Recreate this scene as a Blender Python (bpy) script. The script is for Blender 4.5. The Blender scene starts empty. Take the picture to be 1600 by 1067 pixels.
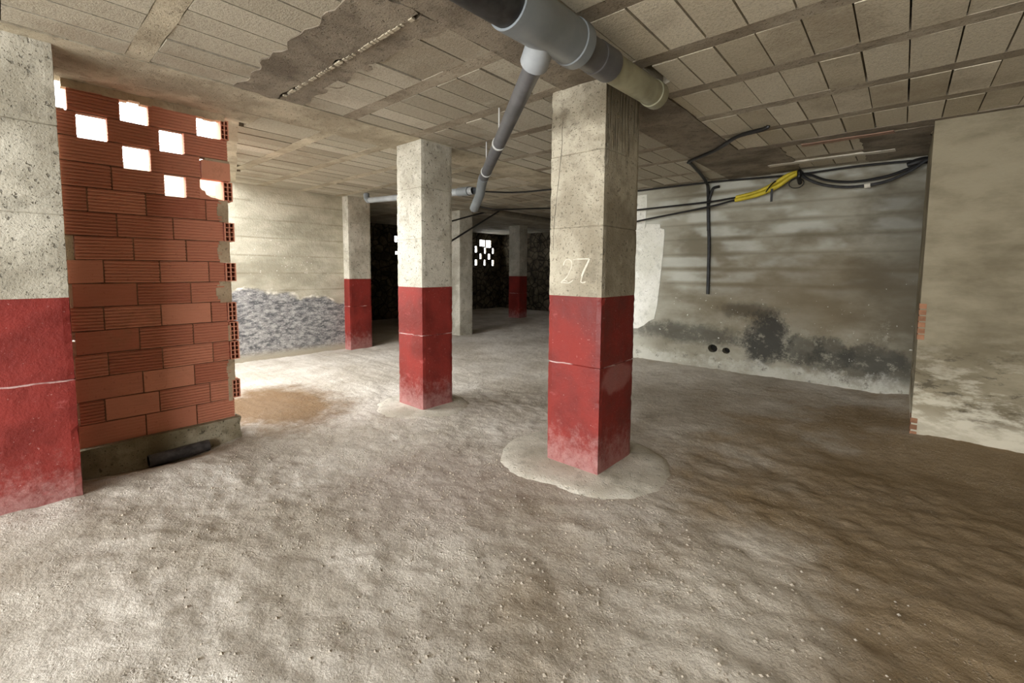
import bpy, bmesh, math, random
from mathutils import Vector, Matrix, noise
from mathutils.geometry import tessellate_polygon
random.seed(7)
SC = bpy.context.scene
COL = SC.collection
H = 2.55          # ceiling height
RED = 1.19        # top of the painted band

# ------------------------------------------------------------------ object helpers
def link(name, me, mat=None, parent=None):
    o = bpy.data.objects.new(name, me)
    COL.objects.link(o)
    for m in (mat if isinstance(mat, (list, tuple)) else [mat] if mat else []):
        me.materials.append(m)
    if parent: o.parent = parent
    return o

def thing(name, label, cat, loc=(0, 0, 0), group=None):
    o = bpy.data.objects.new(name, None)
    o.empty_display_size = .1
    COL.objects.link(o)
    o.location = loc
    tag(o, label, cat, group)
    return o

def tag(o, label, cat, group=None):
    o['label'] = label; o['category'] = cat
    if group: o['group'] = group
    return o

def struct(o):
    o['kind'] = 'structure'
    return o

class MB:
    """collects geometry in world coordinates; build() links ONE mesh object"""
    def __init__(s): s.v = []; s.f = []; s.mi = []; s.tone = []; s.sm = []
    def add(s, vs, fs, mi=0, tone=.5, smooth=False):
        b = len(s.v)
        s.v += [tuple(v) for v in vs]
        for f in fs:
            s.f.append(tuple(b + i for i in f)); s.mi.append(mi); s.tone.append(tone); s.sm.append(smooth)
    def box(s, x0, x1, y0, y1, z0, z1, mi=0, tone=.5):
        vs = [(x, y, z) for z in (z0, z1) for (x, y) in ((x0, y0), (x1, y0), (x1, y1), (x0, y1))]
        s.add(vs, [(3, 2, 1, 0), (4, 5, 6, 7), (0, 1, 5, 4), (1, 2, 6, 5), (2, 3, 7, 6), (3, 0, 4, 7)], mi, tone)
    def prism(s, pts, z0, z1, mi=0, tone=.5):
        n = len(pts)
        vs = [(x, y, z0) for x, y in pts] + [(x, y, z1) for x, y in pts]
        tri = tessellate_polygon([[Vector((x, y, 0)) for x, y in pts]])
        fs = [tuple(t) for t in tri] + [tuple(n + i for i in reversed(t)) for t in tri]
        fs += [(i, (i + 1) % n, n + (i + 1) % n, n + i) for i in range(n)]
        s.add(vs, fs, mi, tone)
    def tube(s, pts, r, n=10, mi=0, tone=.5, caps=True, smooth_path=0):
        P = [Vector(p) for p in pts]
        if smooth_path:
            Q = []
            for i in range(len(P) - 1):
                a, b, c, d = P[max(i - 1, 0)], P[i], P[i + 1], P[min(i + 2, len(P) - 1)]
                for k in range(smooth_path):
                    t = k / smooth_path
                    Q.append(.5 * ((2 * b) + (c - a) * t + (2 * a - 5 * b + 4 * c - d) * t * t + (3 * b - a - 3 * c + d) * t ** 3))
            P = Q + [P[-1]]
        m = len(P)
        rr = r if isinstance(r, (list, tuple)) else [r] * m
        tang = [((P[min(i + 1, m - 1)] - P[max(i - 1, 0)]).normalized()) for i in range(m)]
        t0 = tang[0]
        up = Vector((0, 0, 1)) if abs(t0.z) < .9 else Vector((1, 0, 0))
        u = t0.cross(up).normalized()
        vs = []
        for i in range(m):
            u = (u - tang[i] * u.dot(tang[i])).normalized()
            w = tang[i].cross(u)
            for k in range(n):
                a = 2 * math.pi * k / n
                vs.append(P[i] + (u * math.cos(a) + w * math.sin(a)) * rr[i])
        fs = [(i * n + k, i * n + (k + 1) % n, (i + 1) * n + (k + 1) % n, (i + 1) * n + k) for i in range(m - 1) for k in range(n)]
        if caps: fs += [tuple(range(n - 1, -1, -1)), tuple((m - 1) * n + k for k in range(n))]
        s.add(vs, fs, mi, tone, True)
    def lathe(s, p0, axis, prof, n=32, mi=0, tone=.5):
        """profile [(distance along axis, radius)] about a line through p0"""
        ax = Vector(axis).normalized(); p0 = Vector(p0)
        u = ax.cross(Vector((0, 0, 1))).normalized(); w = ax.cross(u)
        vs = []
        for d, r in prof:
            for k in range(n):
                a = 2 * math.pi * k / n
                vs.append(p0 + ax * d + (u * math.cos(a) + w * math.sin(a)) * r)
        m = len(prof)
        fs = [(i * n + k, i * n + (k + 1) % n, (i + 1) * n + (k + 1) % n, (i + 1) * n + k) for i in range(m - 1) for k in range(n)]
        s.add(vs, fs, mi, tone, True)
    def build(s, name, mat=None, parent=None, auto=True):
        me = bpy.data.meshes.new(name)
        off = Vector((0, 0, 0))
        if parent:
            q = parent
            while q: off += q.location; q = q.parent
        me.from_pydata([Vector(v) - off for v in s.v], [], s.f)
        me.polygons.foreach_set('material_index', s.mi)
        me.polygons.foreach_set('use_smooth', s.sm)
        at = me.attributes.new('tone', 'FLOAT', 'FACE')
        at.data.foreach_set('value', s.tone)
        bm = bmesh.new(); bm.from_mesh(me)
        bmesh.ops.recalc_face_normals(bm, faces=bm.faces)
        for e in bm.edges:
            if len(e.link_faces) == 2 and e.calc_face_angle(0) > .6: e.smooth = False
        bm.to_mesh(me); bm.free()
        me.update()
        return link(name, me, mat, parent)

# ------------------------------------------------------------------ material helpers
def srgb(r, g, b):
    f = lambda c: (c / 255 / 12.92) if c / 255 <= .04045 else ((c / 255 + .055) / 1.055) ** 2.4
    return (f(r), f(g), f(b), 1)

class NT:
    def __init__(s, name, rough=.9, spec=.3):
        s.m = bpy.data.materials.new(name); s.m.use_nodes = True
        s.t = s.m.node_tree; s.n = s.t.nodes; s.l = s.t.links
        s.b = s.n['Principled BSDF']
        s.b.inputs['Roughness'].default_value = rough
        s.b.inputs['Specular IOR Level'].default_value = spec
        s.geo = s.n.new('ShaderNodeNewGeometry')
        s.pos = s.geo.outputs['Position']
        x = s.n.new('ShaderNodeSeparateXYZ'); s.l.new(s.pos, x.inputs[0])
        s.x, s.y, s.z = x.outputs
    def inp(s, sock, v):
        if isinstance(v, bpy.types.NodeSocket): s.l.new(v, sock)
        elif isinstance(v, (tuple, list)) and len(v) == 3 and sock.type == 'RGBA': sock.default_value = (*v, 1)
        else: sock.default_value = v
    def scale(s, v, sc):
        n = s.n.new('ShaderNodeVectorMath'); n.operation = 'MULTIPLY'
        s.l.new(v, n.inputs[0]); n.inputs[1].default_value = sc
        return n.outputs[0]
    def noise(s, scale=5, detail=6, rough=.6, vec=None, dist=0):
        n = s.n.new('ShaderNodeTexNoise')
        s.inp(n.inputs['Vector'], vec or s.pos)
        n.inputs['Scale'].default_value = scale; n.inputs['Detail'].default_value = detail
        n.inputs['Roughness'].default_value = rough; n.inputs['Distortion'].default_value = dist
        return n.outputs['Fac']
    def mixv(s, amp, sc):
        """position jittered by noise"""
        n = s.n.new('ShaderNodeTexNoise'); s.l.new(s.pos, n.inputs['Vector']); n.inputs['Scale'].default_value = sc
        v = s.n.new('ShaderNodeVectorMath'); v.operation = 'MULTIPLY_ADD'
        s.l.new(n.outputs['Color'], v.inputs[0]); v.inputs[1].default_value = (amp,) * 3; s.l.new(s.pos, v.inputs[2])
        return v.outputs[0]
    def voronoi(s, scale=5, vec=None, feature='F1'):
        n = s.n.new('ShaderNodeTexVoronoi'); n.feature = feature
        s.inp(n.inputs['Vector'], vec or s.pos); n.inputs['Scale'].default_value = scale
        return n.outputs['Distance']
    def math(s, op, a, b=0, c=None):
        n = s.n.new('ShaderNodeMath'); n.operation = op
        s.inp(n.inputs[0], a); s.inp(n.inputs[1], b)
        if c is not None: s.inp(n.inputs[2], c)
        return n.outputs[0]
    def map(s, v, a, b, c=0, d=1, smooth=True):
        n = s.n.new('ShaderNodeMapRange'); n.interpolation_type = 'SMOOTHSTEP' if smooth else 'LINEAR'
        s.inp(n.inputs['Value'], v)
        for k, q in zip(('From Min', 'From Max', 'To Min', 'To Max'), (a, b, c, d)): s.inp(n.inputs[k], q)
        return n.outputs[0]
    def mix(s, f, a, b, mode='MIX'):
        n = s.n.new('ShaderNodeMix'); n.data_type = 'RGBA'; n.blend_type = mode
        s.inp(n.inputs['Factor'], f); s.inp(n.inputs['A'] if False else n.inputs[6], a); s.inp(n.inputs[7], b)
        return n.outputs[2]
    def attr(s, name):
        n = s.n.new('ShaderNodeAttribute'); n.attribute_name = name
        return n.outputs['Fac']
    def blob(s, c, r, warp=None, soft=.5):
        """1 inside an ellipsoid of centre c, radii r, fading out; edge roughened by warp"""
        n = s.n.new('ShaderNodeVectorMath'); n.operation = 'SUBTRACT'
        s.l.new(s.pos, n.inputs[0]); n.inputs[1].default_value = c
        v = s.scale(n.outputs[0], tuple(1 / q for q in r))
        d = s.n.new('ShaderNodeVectorMath'); d.operation = 'LENGTH'; s.l.new(v, d.inputs[0])
        q = d.outputs['Value']
        if warp is not None: q = s.math('ADD', q, s.math('MULTIPLY', s.math('SUBTRACT', warp, .5), 1.6))
        return s.map(q, 1 - soft, 1 + soft, 1, 0)
    def bump(s, h, strength=.4, dist=.01, prev=None):
        n = s.n.new('ShaderNodeBump'); n.inputs['Strength'].default_value = strength
        n.inputs['Distance'].default_value = dist
        s.l.new(h, n.inputs['Height'])
        if prev is not None: s.l.new(prev, n.inputs['Normal'])
        return n.outputs[0]
    def done(s, color, normal=None, rough=None):
        s.inp(s.b.inputs['Base Color'], color)
        if normal is not None: s.l.new(normal, s.b.inputs['Normal'])
        if rough is not None: s.inp(s.b.inputs['Roughness'], rough)
        return s.m

def M_concrete(name, lo, hi, pits=.75, grain=.45, streak=False):
    t = NT(name, .88)
    big = t.noise(2.2, 7, .62)
    med = t.noise(11, 5, .6)
    fine = t.noise(90, 3, .6)
    c = t.mix(t.map(big, .36, .66), lo, hi)
    c = t.mix(t.map(med, .52, .7, 0, .55), c, tuple(x * .68 for x in lo[:3]))
    c = t.mix(t.map(t.noise(5, 4, .5), .6, .75, 0, .5), c, tuple(min(1, x * 1.25) for x in hi[:3]))
    pit = t.math('MAXIMUM', t.map(t.noise(38, 2, .5), .64, .71), t.math('MULTIPLY', t.map(t.noise(95, 2, .5), .62, .7), .7))
    c = t.mix(t.math('MULTIPLY', pit, pits), c, tuple(x * .35 for x in lo[:3]))
    h = t.math('ADD', t.math('MULTIPLY', fine, grain), t.math('SUBTRACT', med, t.math('MULTIPLY', pit, .8)))
    if streak:   # scored vertical keying marks near the top of one face
        v = t.noise(1, 2, .5, t.scale(t.pos, (48, 48, 3.0)))
        k = t.math('MULTIPLY', t.map(v, .53, .62), t.map(t.z, 1.95, 2.3))
        n = t.n.new('ShaderNodeSeparateXYZ'); t.l.new(t.geo.outputs['True Normal'], n.inputs[0])
        k = t.math('MULTIPLY', k, t.map(n.outputs[0], .5, .8))
        c = t.mix(t.math('MULTIPLY', k, .6), c, tuple(x * .4 for x in lo[:3]))
        h = t.math('SUBTRACT', h, k)
    return t.done(c, t.bump(h, .75, .009))

def M_plain(name, col, rough=.6, var=.25, scale=8, spec=.4, bump=.1):
    t = NT(name, rough, spec)
    n = t.noise(scale, 5, .6)
    c = t.mix(t.map(n, .3, .7), tuple(x * (1 - var) for x in col[:3]), tuple(min(1, x * (1 + var)) for x in col[:3]))
    return t.done(c, t.bump(t.noise(scale * 8, 3), bump, .003))

def M_floor():
    t = NT('dry_dirt', .95, .15)
    warp = t.noise(1.1, 6, .6)
    a, b = srgb(180, 171, 157), srgb(208, 201, 190)
    c = t.mix(t.map(warp, .38, .62), a, b)
    c = t.mix(t.map(t.noise(3.3, 8, .68), .5, .72, 0, .55), c, srgb(150, 138, 122))
    c = t.mix(t.map(t.noise(26, 5, .7), .58, .75, 0, .4), c, srgb(138, 128, 114))
    c = t.mix(t.map(t.noise(60, 3, .6), .62, .74, 0, .6), c, srgb(225, 218, 205))
    # brown earth with shade painted in, at right and behind the brick partition
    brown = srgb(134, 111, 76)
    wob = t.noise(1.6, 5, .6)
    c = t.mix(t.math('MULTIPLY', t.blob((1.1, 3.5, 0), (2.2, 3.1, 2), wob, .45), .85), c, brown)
    c = t.mix(t.math('MULTIPLY', t.blob((-4.62, 1.72, 0), (.85, .58, 2), t.noise(3, 8, .75), .4), .92), c, srgb(112, 86, 56))  # shade by the partition's end, painted as darker earth
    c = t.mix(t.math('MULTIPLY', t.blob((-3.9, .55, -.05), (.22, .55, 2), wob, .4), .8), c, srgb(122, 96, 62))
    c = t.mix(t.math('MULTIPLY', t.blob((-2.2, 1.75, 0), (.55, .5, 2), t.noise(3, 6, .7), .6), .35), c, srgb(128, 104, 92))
    # pale gravelly track with a streak of light painted into its colour
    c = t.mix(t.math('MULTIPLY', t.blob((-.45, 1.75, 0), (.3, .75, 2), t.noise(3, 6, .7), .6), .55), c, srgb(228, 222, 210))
    c = t.mix(t.map(t.noise(44, 5, .72, t.mixv(.03, 9)), .57, .67, 0, .5), c, srgb(104, 93, 78))
    rough = t.map(t.noise(1.4, 5, .6), .42, .6)
    crumb = t.map(t.voronoi(58, t.mixv(.02, 30)), .0, .45, 1, 0)
    crumb2 = t.map(t.voronoi(120), .0, .45, 1, 0)
    grit_ = t.math('MULTIPLY', t.math('ADD', crumb, t.math('MULTIPLY', crumb2, .5)), t.math('MULTIPLY', rough, t.map(t.noise(16, 4, .6), .46, .6)))
    h = t.math('ADD', t.math('MULTIPLY', t.noise(13, 10, .74), 1.7), t.math('MULTIPLY', grit_, .75))
    c = t.mix(t.math('MULTIPLY', grit_, .25), c, srgb(228, 222, 212))
    nrm = t.bump(h, .52, .02)
    nrm = t.bump(t.noise(5, 7, .7), .4, .05, nrm)
    return t.done(c, nrm)

def M_red():
    t = NT('red_paint', .55, .35)
    n = t.noise(3, 6, .6)
    c = t.mix(t.map(n, .35, .65), srgb(105, 31, 25), srgb(130, 41, 33))
    c = t.mix(t.map(t.noise(60, 2), .68, .74, 0, .4), c, srgb(196, 150, 145))
    # scuffed dust and salts low down
    low = t.math('ADD', t.z, t.math('MULTIPLY', t.math('SUBTRACT', t.noise(14, 9, .8), .5), 1.0))
    c = t.mix(t.math('MULTIPLY', t.map(low, -.05, .33, 1, 0), .5), c, srgb(186, 148, 142))
    c = t.mix(t.map(t.noise(4, 6, .7, t.scale(t.pos, (1, 1, 2.2))), .63, .7, 0, .35), c, srgb(170, 92, 90))
    c = t.mix(t.math('MULTIPLY', t.blob((-1.43, 2.72, .64), (.06, .2, .1), t.noise(4, 5), .2), .35), c, srgb(190, 140, 134))
    j = t.math('ABSOLUTE', t.math('SUBTRACT', t.z, t.math('ADD', .728, t.math('MULTIPLY', t.math('SUBTRACT', t.noise(6, 3), .5), .03))))
    c = t.mix(t.math('MULTIPLY', t.map(j, .002, .006, 1, 0), t.map(t.noise(5, 3), .42, .56, 0, .8)), c, srgb(214, 186, 180))
    h = t.math('ADD', t.noise(45, 5, .7), t.noise(9, 4))
    return t.done(c, t.bump(h, .5, .007), t.map(n, .3, .7, .42, .7))

def M_block(name, dark, light):
    t = NT(name, .95, .15)
    tone = t.attr('tone')
    c = t.mix(tone, dark, light)
    c = t.mix(t.map(t.noise(60, 4, .7), .45, .66, 0, .35), c, tuple(x * .5 for x in dark[:3]))
    c = t.mix(t.map(t.noise(1.1, 6, .65), .5, .68, 0, .4), c, srgb(120, 104, 84))
    c = t.mix(t.map(t.noise(2.1, 6, .7), .62, .72, 0, .5), c, srgb(196, 188, 170))
    return t.done(c, t.bump(t.math('ADD', t.noise(120, 3, .7), t.noise(30, 3)), .5, .006))

def M_brick():
    t = NT('fired_clay', .9, .2)
    tone = t.attr('tone')
    c = t.mix(tone, srgb(176, 110, 86), srgb(212, 148, 120))
    c = t.mix(t.map(t.noise(6, 6, .65), .52, .7, 0, .55), c, srgb(188, 128, 102))
    c = t.mix(t.map(t.noise(2.4, 6, .7), .58, .7, 0, .6), c, srgb(160, 112, 84))
    c = t.mix(t.map(t.noise(45, 3), .62, .72, 0, .4), c, srgb(140, 78, 60))
    return t.done(c, t.bump(t.noise(70, 4, .7), .35, .004))

def M_wall_right():
    t = NT('damp_block_wall', .92, .2)
    wide = t.noise(1, 5, .6, t.scale(t.pos, (1.3, 1.3, 2.6)))
    rag = t.math('ADD', t.math('MULTIPLY', t.math('SUBTRACT', t.noise(4, 9, .8), .5), 1.7), .5)
    # courses 0.2 m high: pale block faces, dark bed joints, broken up along the wall
    fz = t.math('PINGPONG', t.math('ADD', t.z, t.math('MULTIPLY', t.noise(2, 2), .02)), .1)
    band = t.map(fz, .012, .055)
    c = t.mix(t.map(wide, .35, .65), srgb(126, 120, 103), srgb(160, 156, 140))
    keep = t.map(t.noise(1, 3, .5, t.scale(t.pos, (1.8, 1.8, 3))), .42, .6)
    up = t.map(t.z, .95, 1.25)
    c = t.mix(t.math('MULTIPLY', t.math('MULTIPLY', band, keep), t.math('MULTIPLY', up, .6)), c, srgb(206, 208, 198))
    c = t.mix(t.math('MULTIPLY', t.map(fz, .0, .022, 1, 0), t.math('MULTIPLY', up, .3)), c, srgb(98, 92, 78))
    # paler towards the pillar end, browner right and in the middle height
    c = t.mix(t.map(t.x, -2.4, -3.0, 0, .5), c, srgb(196, 194, 180))
    c = t.mix(t.math('MULTIPLY', t.blob((-.7, 6.25, 1.05), (1.2, 1, .55), wide, .7), .65), c, srgb(112, 98, 74))
    c = t.mix(t.math('MULTIPLY', t.blob((.15, 6.25, 1.5), (.5, 1, 1.3), wide, .6), .65), c, srgb(74, 68, 56))
    # black mould
    c = t.mix(t.math('MULTIPLY', t.blob((-1.25, 6.25, .5), (.24, 1, .33), rag, .3), .88), c, srgb(48, 48, 46))
    c = t.mix(t.math('MULTIPLY', t.blob((-1.45, 6.25, .86), (.34, 1, .09), rag, .5), .6), c, srgb(62, 58, 50))
    c = t.mix(t.math('MULTIPLY', t.blob((-2.3, 6.25, .5), (.75, 1, .13), rag, .45), .7), c, srgb(62, 60, 54))
    for cx, cw in ((-.85, .2), (-.55, .2), (-.2, .28)):
        c = t.mix(t.math('MULTIPLY', t.blob((cx, 6.25, .42), (cw, 1, .17), rag, .22), .6), c, srgb(52, 52, 48))
    c = t.mix(t.math('MULTIPLY', t.blob((-.2, 6.25, .3), (.75, 1, .16), rag, .4), .6), c, srgb(64, 62, 56))
    c = t.mix(t.math('MULTIPLY', t.map(t.z, .9, .7), t.map(t.noise(7, 9, .8), .54, .62, 0, .65)), c, srgb(150, 146, 130))
    # white salts along the foot
    foot = t.math('ADD', t.z, t.math('MULTIPLY', t.math('SUBTRACT', rag, .5), .35))
    c = t.mix(t.math('MULTIPLY', t.map(foot, .14, .25, 1, 0), t.map(t.noise(3, 7, .75), .36, .6, .25, .8)), c, srgb(192, 190, 178))
    c = t.mix(t.math('MULTIPLY', t.map(t.noise(11, 7, .75), .56, .66), t.map(t.z, .5, .1, 0, .7)), c, srgb(88, 84, 74))
    c = t.mix(t.math('MULTIPLY', t.map(t.noise(26, 2), .72, .76), t.map(t.z, 1.6, 1.0, 0, .8)), c, srgb(220, 220, 210))
    h = t.math('ADD', t.math('MULTIPLY', band, .6), t.noise(20, 6, .7))
    return t.done(c, t.bump(h, .5, .01))

def M_wall_left():
    t = NT('board_marked_wall', .92, .2)
    wide = t.noise(1, 6, .6, t.scale(t.pos, (1.2, 1.2, 3)))
    c = t.mix(t.map(wide, .35, .65), srgb(160, 155, 136), srgb(196, 191, 172))
    fz = t.math('PINGPONG', t.math('ADD', t.z, t.math('MULTIPLY', t.noise(1.5, 2), .03)), .13)
    c = t.mix(t.math('MULTIPLY', t.map(fz, .0, .02, 1, 0), t.map(t.noise(2, 4), .35, .6, .1, .6)), c, srgb(128, 120, 98))
    spec = t.math('MULTIPLY', t.map(t.voronoi(22), .12, .2, 1, 0), t.map(t.noise(2.2, 3), .48, .62))
    spec = t.math('MULTIPLY', spec, t.math('MULTIPLY', t.map(t.z, 1.05, 1.35), t.map(t.z, 2.1, 1.6)))
    c = t.mix(spec, c, srgb(240, 238, 230))
    # rough grey render below a wavy line
    line = t.math('ADD', t.z, t.math('MULTIPLY', t.math('SUBTRACT', t.noise(1.7, 5, .6), .5), .55))
    line = t.math('ADD', line, t.math('MULTIPLY', t.math('SUBTRACT', t.y, 2.8), .13))
    lowk = t.map(line, .93, 1.0, 1, 0)
    stretch = t.scale(t.pos, (1, 1, 2.4))
    g = t.mix(t.map(t.noise(9, 9, .8, stretch), .4, .62), srgb(92, 93, 95), srgb(180, 178, 174))
    g = t.mix(t.map(t.noise(24, 6, .8, stretch), .55, .66, 0, .8), g, srgb(240, 240, 236))
    g = t.mix(t.map(t.noise(14, 6, .75, stretch), .58, .7, 0, .5), g, srgb(86, 86, 88))
    g = t.mix(t.map(t.z, .16, .03), g, srgb(178, 170, 152))
    c = t.mix(lowk, c, g)
    edge = t.math('MULTIPLY', t.map(t.math('ABSOLUTE', t.math('SUBTRACT', line, .985)), .008, .03, 1, 0), t.map(t.noise(3, 3), .48, .6))
    c = t.mix(edge, c, srgb(236, 232, 220))
    h = t.math('ADD', t.noise(18, 6, .75), t.math('MULTIPLY', lowk, t.math('MULTIPLY', t.noise(13, 6, .8, stretch), 1.6)))
    return t.done(c, t.bump(h, .6, .02))

def M_wall_near():
    t = NT('stained_plaster', .92, .2)
    wide = t.noise(1, 6, .62, t.scale(t.pos, (1.4, 1.4, 3.2)))
    c = t.mix(t.map(wide, .35, .65), srgb(112, 103, 83), srgb(144, 135, 113))
    low = t.map(t.z, .95, .55)
    n2 = t.noise(1, 8, .75, t.scale(t.pos, (4, 4, 11)))
    c = t.mix(t.math('MULTIPLY', low, t.map(n2, .54, .62, 0, .7)), c, srgb(66, 60, 48))
    c = t.mix(t.math('MULTIPLY', t.map(t.z, 1.05, .1), t.map(t.noise(1, 7, .7, t.scale(t.pos, (3, 3, 8))), .45, .6, 0, .8)), c, srgb(205, 198, 178))
    c = t.mix(t.map(t.z, .3, .12, 0, .6), c, srgb(196, 188, 168))
    h = t.math('ADD', t.noise(24, 5, .7), n2)
    return t.done(c, t.bump(h, .45, .012))

def M_stone():
    t = NT('dark_rubble', .95, .15)
    w = t.noise(3, 6, .7)
    c = t.mix(t.map(w, .4, .65), srgb(70, 62, 50), srgb(118, 108, 90))
    c = t.mix(t.map(t.noise(9, 6, .75), .6, .7, 0, .8), c, srgb(150, 142, 124))
    c = t.mix(t.map(t.voronoi(4.5, feature='DISTANCE_TO_EDGE'), .03, .08, .8, 0), c, srgb(26, 23, 19))
    return t.done(c, t.bump(t.noise(8, 6, .7), .8, .05))

CON = M_concrete('cast_concrete', srgb(158, 152, 136), srgb(196, 191, 176))
CON27 = M_concrete('scored_concrete', srgb(140, 131, 112), srgb(184, 176, 156), pits=.5, streak=True)
BEAM = M_concrete('joist_concrete', srgb(150, 140, 120), srgb(190, 180, 158), pits=.3)
GIRD = M_concrete('girder_concrete', srgb(100, 90, 77), srgb(144, 134, 118), pits=.3)
JOI = M_concrete('grey_brown_joist_concrete', srgb(130, 119, 102), srgb(168, 158, 140), pits=.3)
PAD = M_concrete('dusty_mortar', srgb(180, 173, 156), srgb(210, 204, 190), pits=.25)
FOOT = M_concrete('old_footing_concrete', srgb(118, 108, 84), srgb(168, 160, 138), pits=.7)
MORT = M_concrete('mortar', srgb(158, 138, 112), srgb(192, 172, 144), pits=.3)
BED = M_concrete('brown_bed_mortar', srgb(112, 78, 58), srgb(150, 112, 88), pits=.2)
REDM = M_red()
BLOCK = M_block('ceiling_block', srgb(150, 142, 125), srgb(194, 187, 170))
BLOCK2 = M_block('khaki_ceiling_block', srgb(180, 170, 148), srgb(210, 202, 182))
BRICK = M_brick()
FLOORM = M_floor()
WR, WL, WN, ST = M_wall_right(), M_wall_left(), M_wall_near(), M_stone()
BLACK = M_plain('black_rubber', srgb(24, 23, 22), .45, .2)
DKPIPE = M_plain('black_pipe_plastic', srgb(44, 44, 44), .5, .5, 14)
GREY = M_plain('grey_plastic', srgb(126, 132, 135), .38, .12, 6, .5, .03)
LGREY = M_plain('pale_grey_plastic', srgb(150, 154, 156), .35, .12, 6, .5, .03)
DGREY = M_plain('dark_grey_plastic', srgb(88, 88, 90), .4, .2, 9, .5, .04)
GREEN = M_plain('glue_smeared_plastic', srgb(150, 147, 122), .45, .22, 7, .4, .06)
BRPIPE = M_plain('dusty_brown_pipe', srgb(110, 102, 88), .7, .2)
YEL = M_plain('yellow_conduit', srgb(196, 176, 44), .5, .18, 9)
STEEL = M_plain('zinc_steel', srgb(190, 190, 186), .35, .15)
CHALK = M_plain('white_chalk', srgb(206, 200, 184), .95, .1, 40)
WHITEP = M_concrete('white_paint_patch', srgb(214, 212, 198), srgb(236, 234, 224), pits=.15)
PINK = M_plain('red_clay_strip', srgb(152, 122, 104), .9, .2)
STONE = M_plain('grit', srgb(168, 158, 143), .95, .3, 30)
VOID = M_plain('dark_void', srgb(30, 27, 22), .95, .2)

# ------------------------------------------------------------------ floor
def sstep(a, b, x):
    t = max(0, min(1, (x - a) / (b - a))); return t * t * (3 - 2 * t)
def g2(x, y, cx, cy, sx, sy): return math.exp(-((x - cx) / sx) ** 2 - ((y - cy) / sy) ** 2)
def base_h(x, y):
    z = 0
    z += .05 * sstep(5.4, 6.3, y) * sstep(-3.6, -2.8, x)
    z += .045 * sstep(-.2, .3, x) * sstep(4.0, 5.0, y)
    z += .05 * g2(x, y, -3.5, -.1, .42, .6)
    z -= .075 * g2(x, y, -4.02, .68, .22, .55)
    z += .035 * g2(x, y, -3.45, .75, .3, .5)
    z += .05 * sstep(7, 9.5, y) * sstep(-3, -6, x)
    for px, py in ((-1.64, 2.73), (-3.57, 2.76), (-6.97, 6.3), (-7, 3.98)):
        z *= 1 - g2(x, y, px, py, .5, .5)
    return z
def floor_h(x, y):
    z = base_h(x, y)
    p = Vector((x, y, 0))
    damp = 1
    for px, py, r in ((-1.64, 2.73, .55), (-3.57, 2.76, .35)):
        d = math.hypot(x - px, y - py); damp *= sstep(r * .7, r * 1.5, d) * .9 + .1
    z += damp * (.018 * noise.noise(p * 1.1) + .010 * noise.noise(p * 3.1) + .008 * noise.noise(p * 8))
    n = noise.noise(p * 19 + Vector((3, 1, 0))); n2 = noise.noise(p * 41)
    z += damp * (.006 * n + .0055 * max(0, n2 - .05) * 2)
    return z

def axis(lo, hi, a, b, fine, coarse):
    v = [lo]; x = lo
    while x < hi:
        d = max(a - x, x - b, 0)
        x += fine + min(coarse - fine, d * .14)
        v.append(x)
    return v
xs = axis(-12, 3.6, -4.1, 1.0, .024, .35)
ys = axis(-7, 12, .2, 3.6, .024, .3)
mb = MB()
mb.v = [(x, y, floor_h(x, y)) for y in ys for x in xs]
nx = len(xs)
for j in range(len(ys) - 1):
    for i in range(nx - 1):
        mb.f.append((j * nx + i, j * nx + i + 1, (j + 1) * nx + i + 1, (j + 1) * nx + i))
mb.mi = [0] * len(mb.f); mb.tone = [.5] * len(mb.f); mb.sm = [True] * len(mb.f)
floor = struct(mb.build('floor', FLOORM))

# loose grit lying on the dirt: nobody could count it
mb = MB()
for k in range(5200):
    while True:
        x = random.uniform(-3.6, .6); y = random.uniform(.3, 2.36)
        w = .12 + .88 * max(g2(x, y, -.9, 1.7, .7, 1.0), g2(x, y, -2.6, 1.6, 1.0, .8)) 
        if random.random() < w and not (-1.9 < x < -1.38 and 2.45 < y < 3.02) and not (-3.82 < x < -3.33 and 2.53 < y < 3): break
    r = .002 + .0065 * random.random() ** 4
    zc = floor_h(x, y) + r * .35
    q = []
    for dx, dy, dz in ((1, 0, 0), (0, 1, 0), (-1, 0, 0), (0, -1, 0), (0, 0, .8), (0, 0, -.8)):
        f = r * random.uniform(.7, 1.3)
        q.append((x + dx * f, y + dy * f, zc + dz * f))
    mb.add(q, [(0, 1, 4), (1, 2, 4), (2, 3, 4), (3, 0, 4), (1, 0, 5), (2, 1, 5), (3, 2, 5), (0, 3, 5)], 0, random.random(), False)
grit = mb.build('loose_grit', STONE)
grit['kind'] = 'stuff'; tag(grit, 'loose pale grit scattered over the dirt floor', 'gravel')

# ------------------------------------------------------------------ ceiling
G1 = (-3.87, -3.37); G2 = (-1.755, -1.28); G3 = (-7.35, -7.0)
def edge_y(x):            # slab edge towards the open yard, left of the brick partition
    return 1.22 + (-4.1 - x) * .3
RIBS = [-3.5, -3.0, -2.4, -1.8, -1.2, -.6, 0.0, .57, 1.28, 1.87, 2.49, 3.06, 3.68, 4.28, 4.88, 5.6, 6.15, 6.75, 7.35, 7.95, 8.55, 9.15, 9.75, 10.35, 10.95, 11.5]
RIBL = [.75, 1.35, 1.95, 2.52, 3.1, 3.7, 4.3, 4.9, 5.5, 6.1, 6.7, 7.3, 7.9, 8.5, 9.1, 9.7, 10.3, 10.9, 11.5]
slab = MB()
slab.prism([(3.5, -3.6), (3.5, 11.7), (-10.75, 11.7), (-10.75, 4.0), (-7.35, 4.0), (-7.35, edge_y(-7.35)), (-4.1, edge_y(-4.1)), (-4.1, -3.6)], 2.66, 2.85, 1)
ribs = []
mat_i = 0
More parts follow.
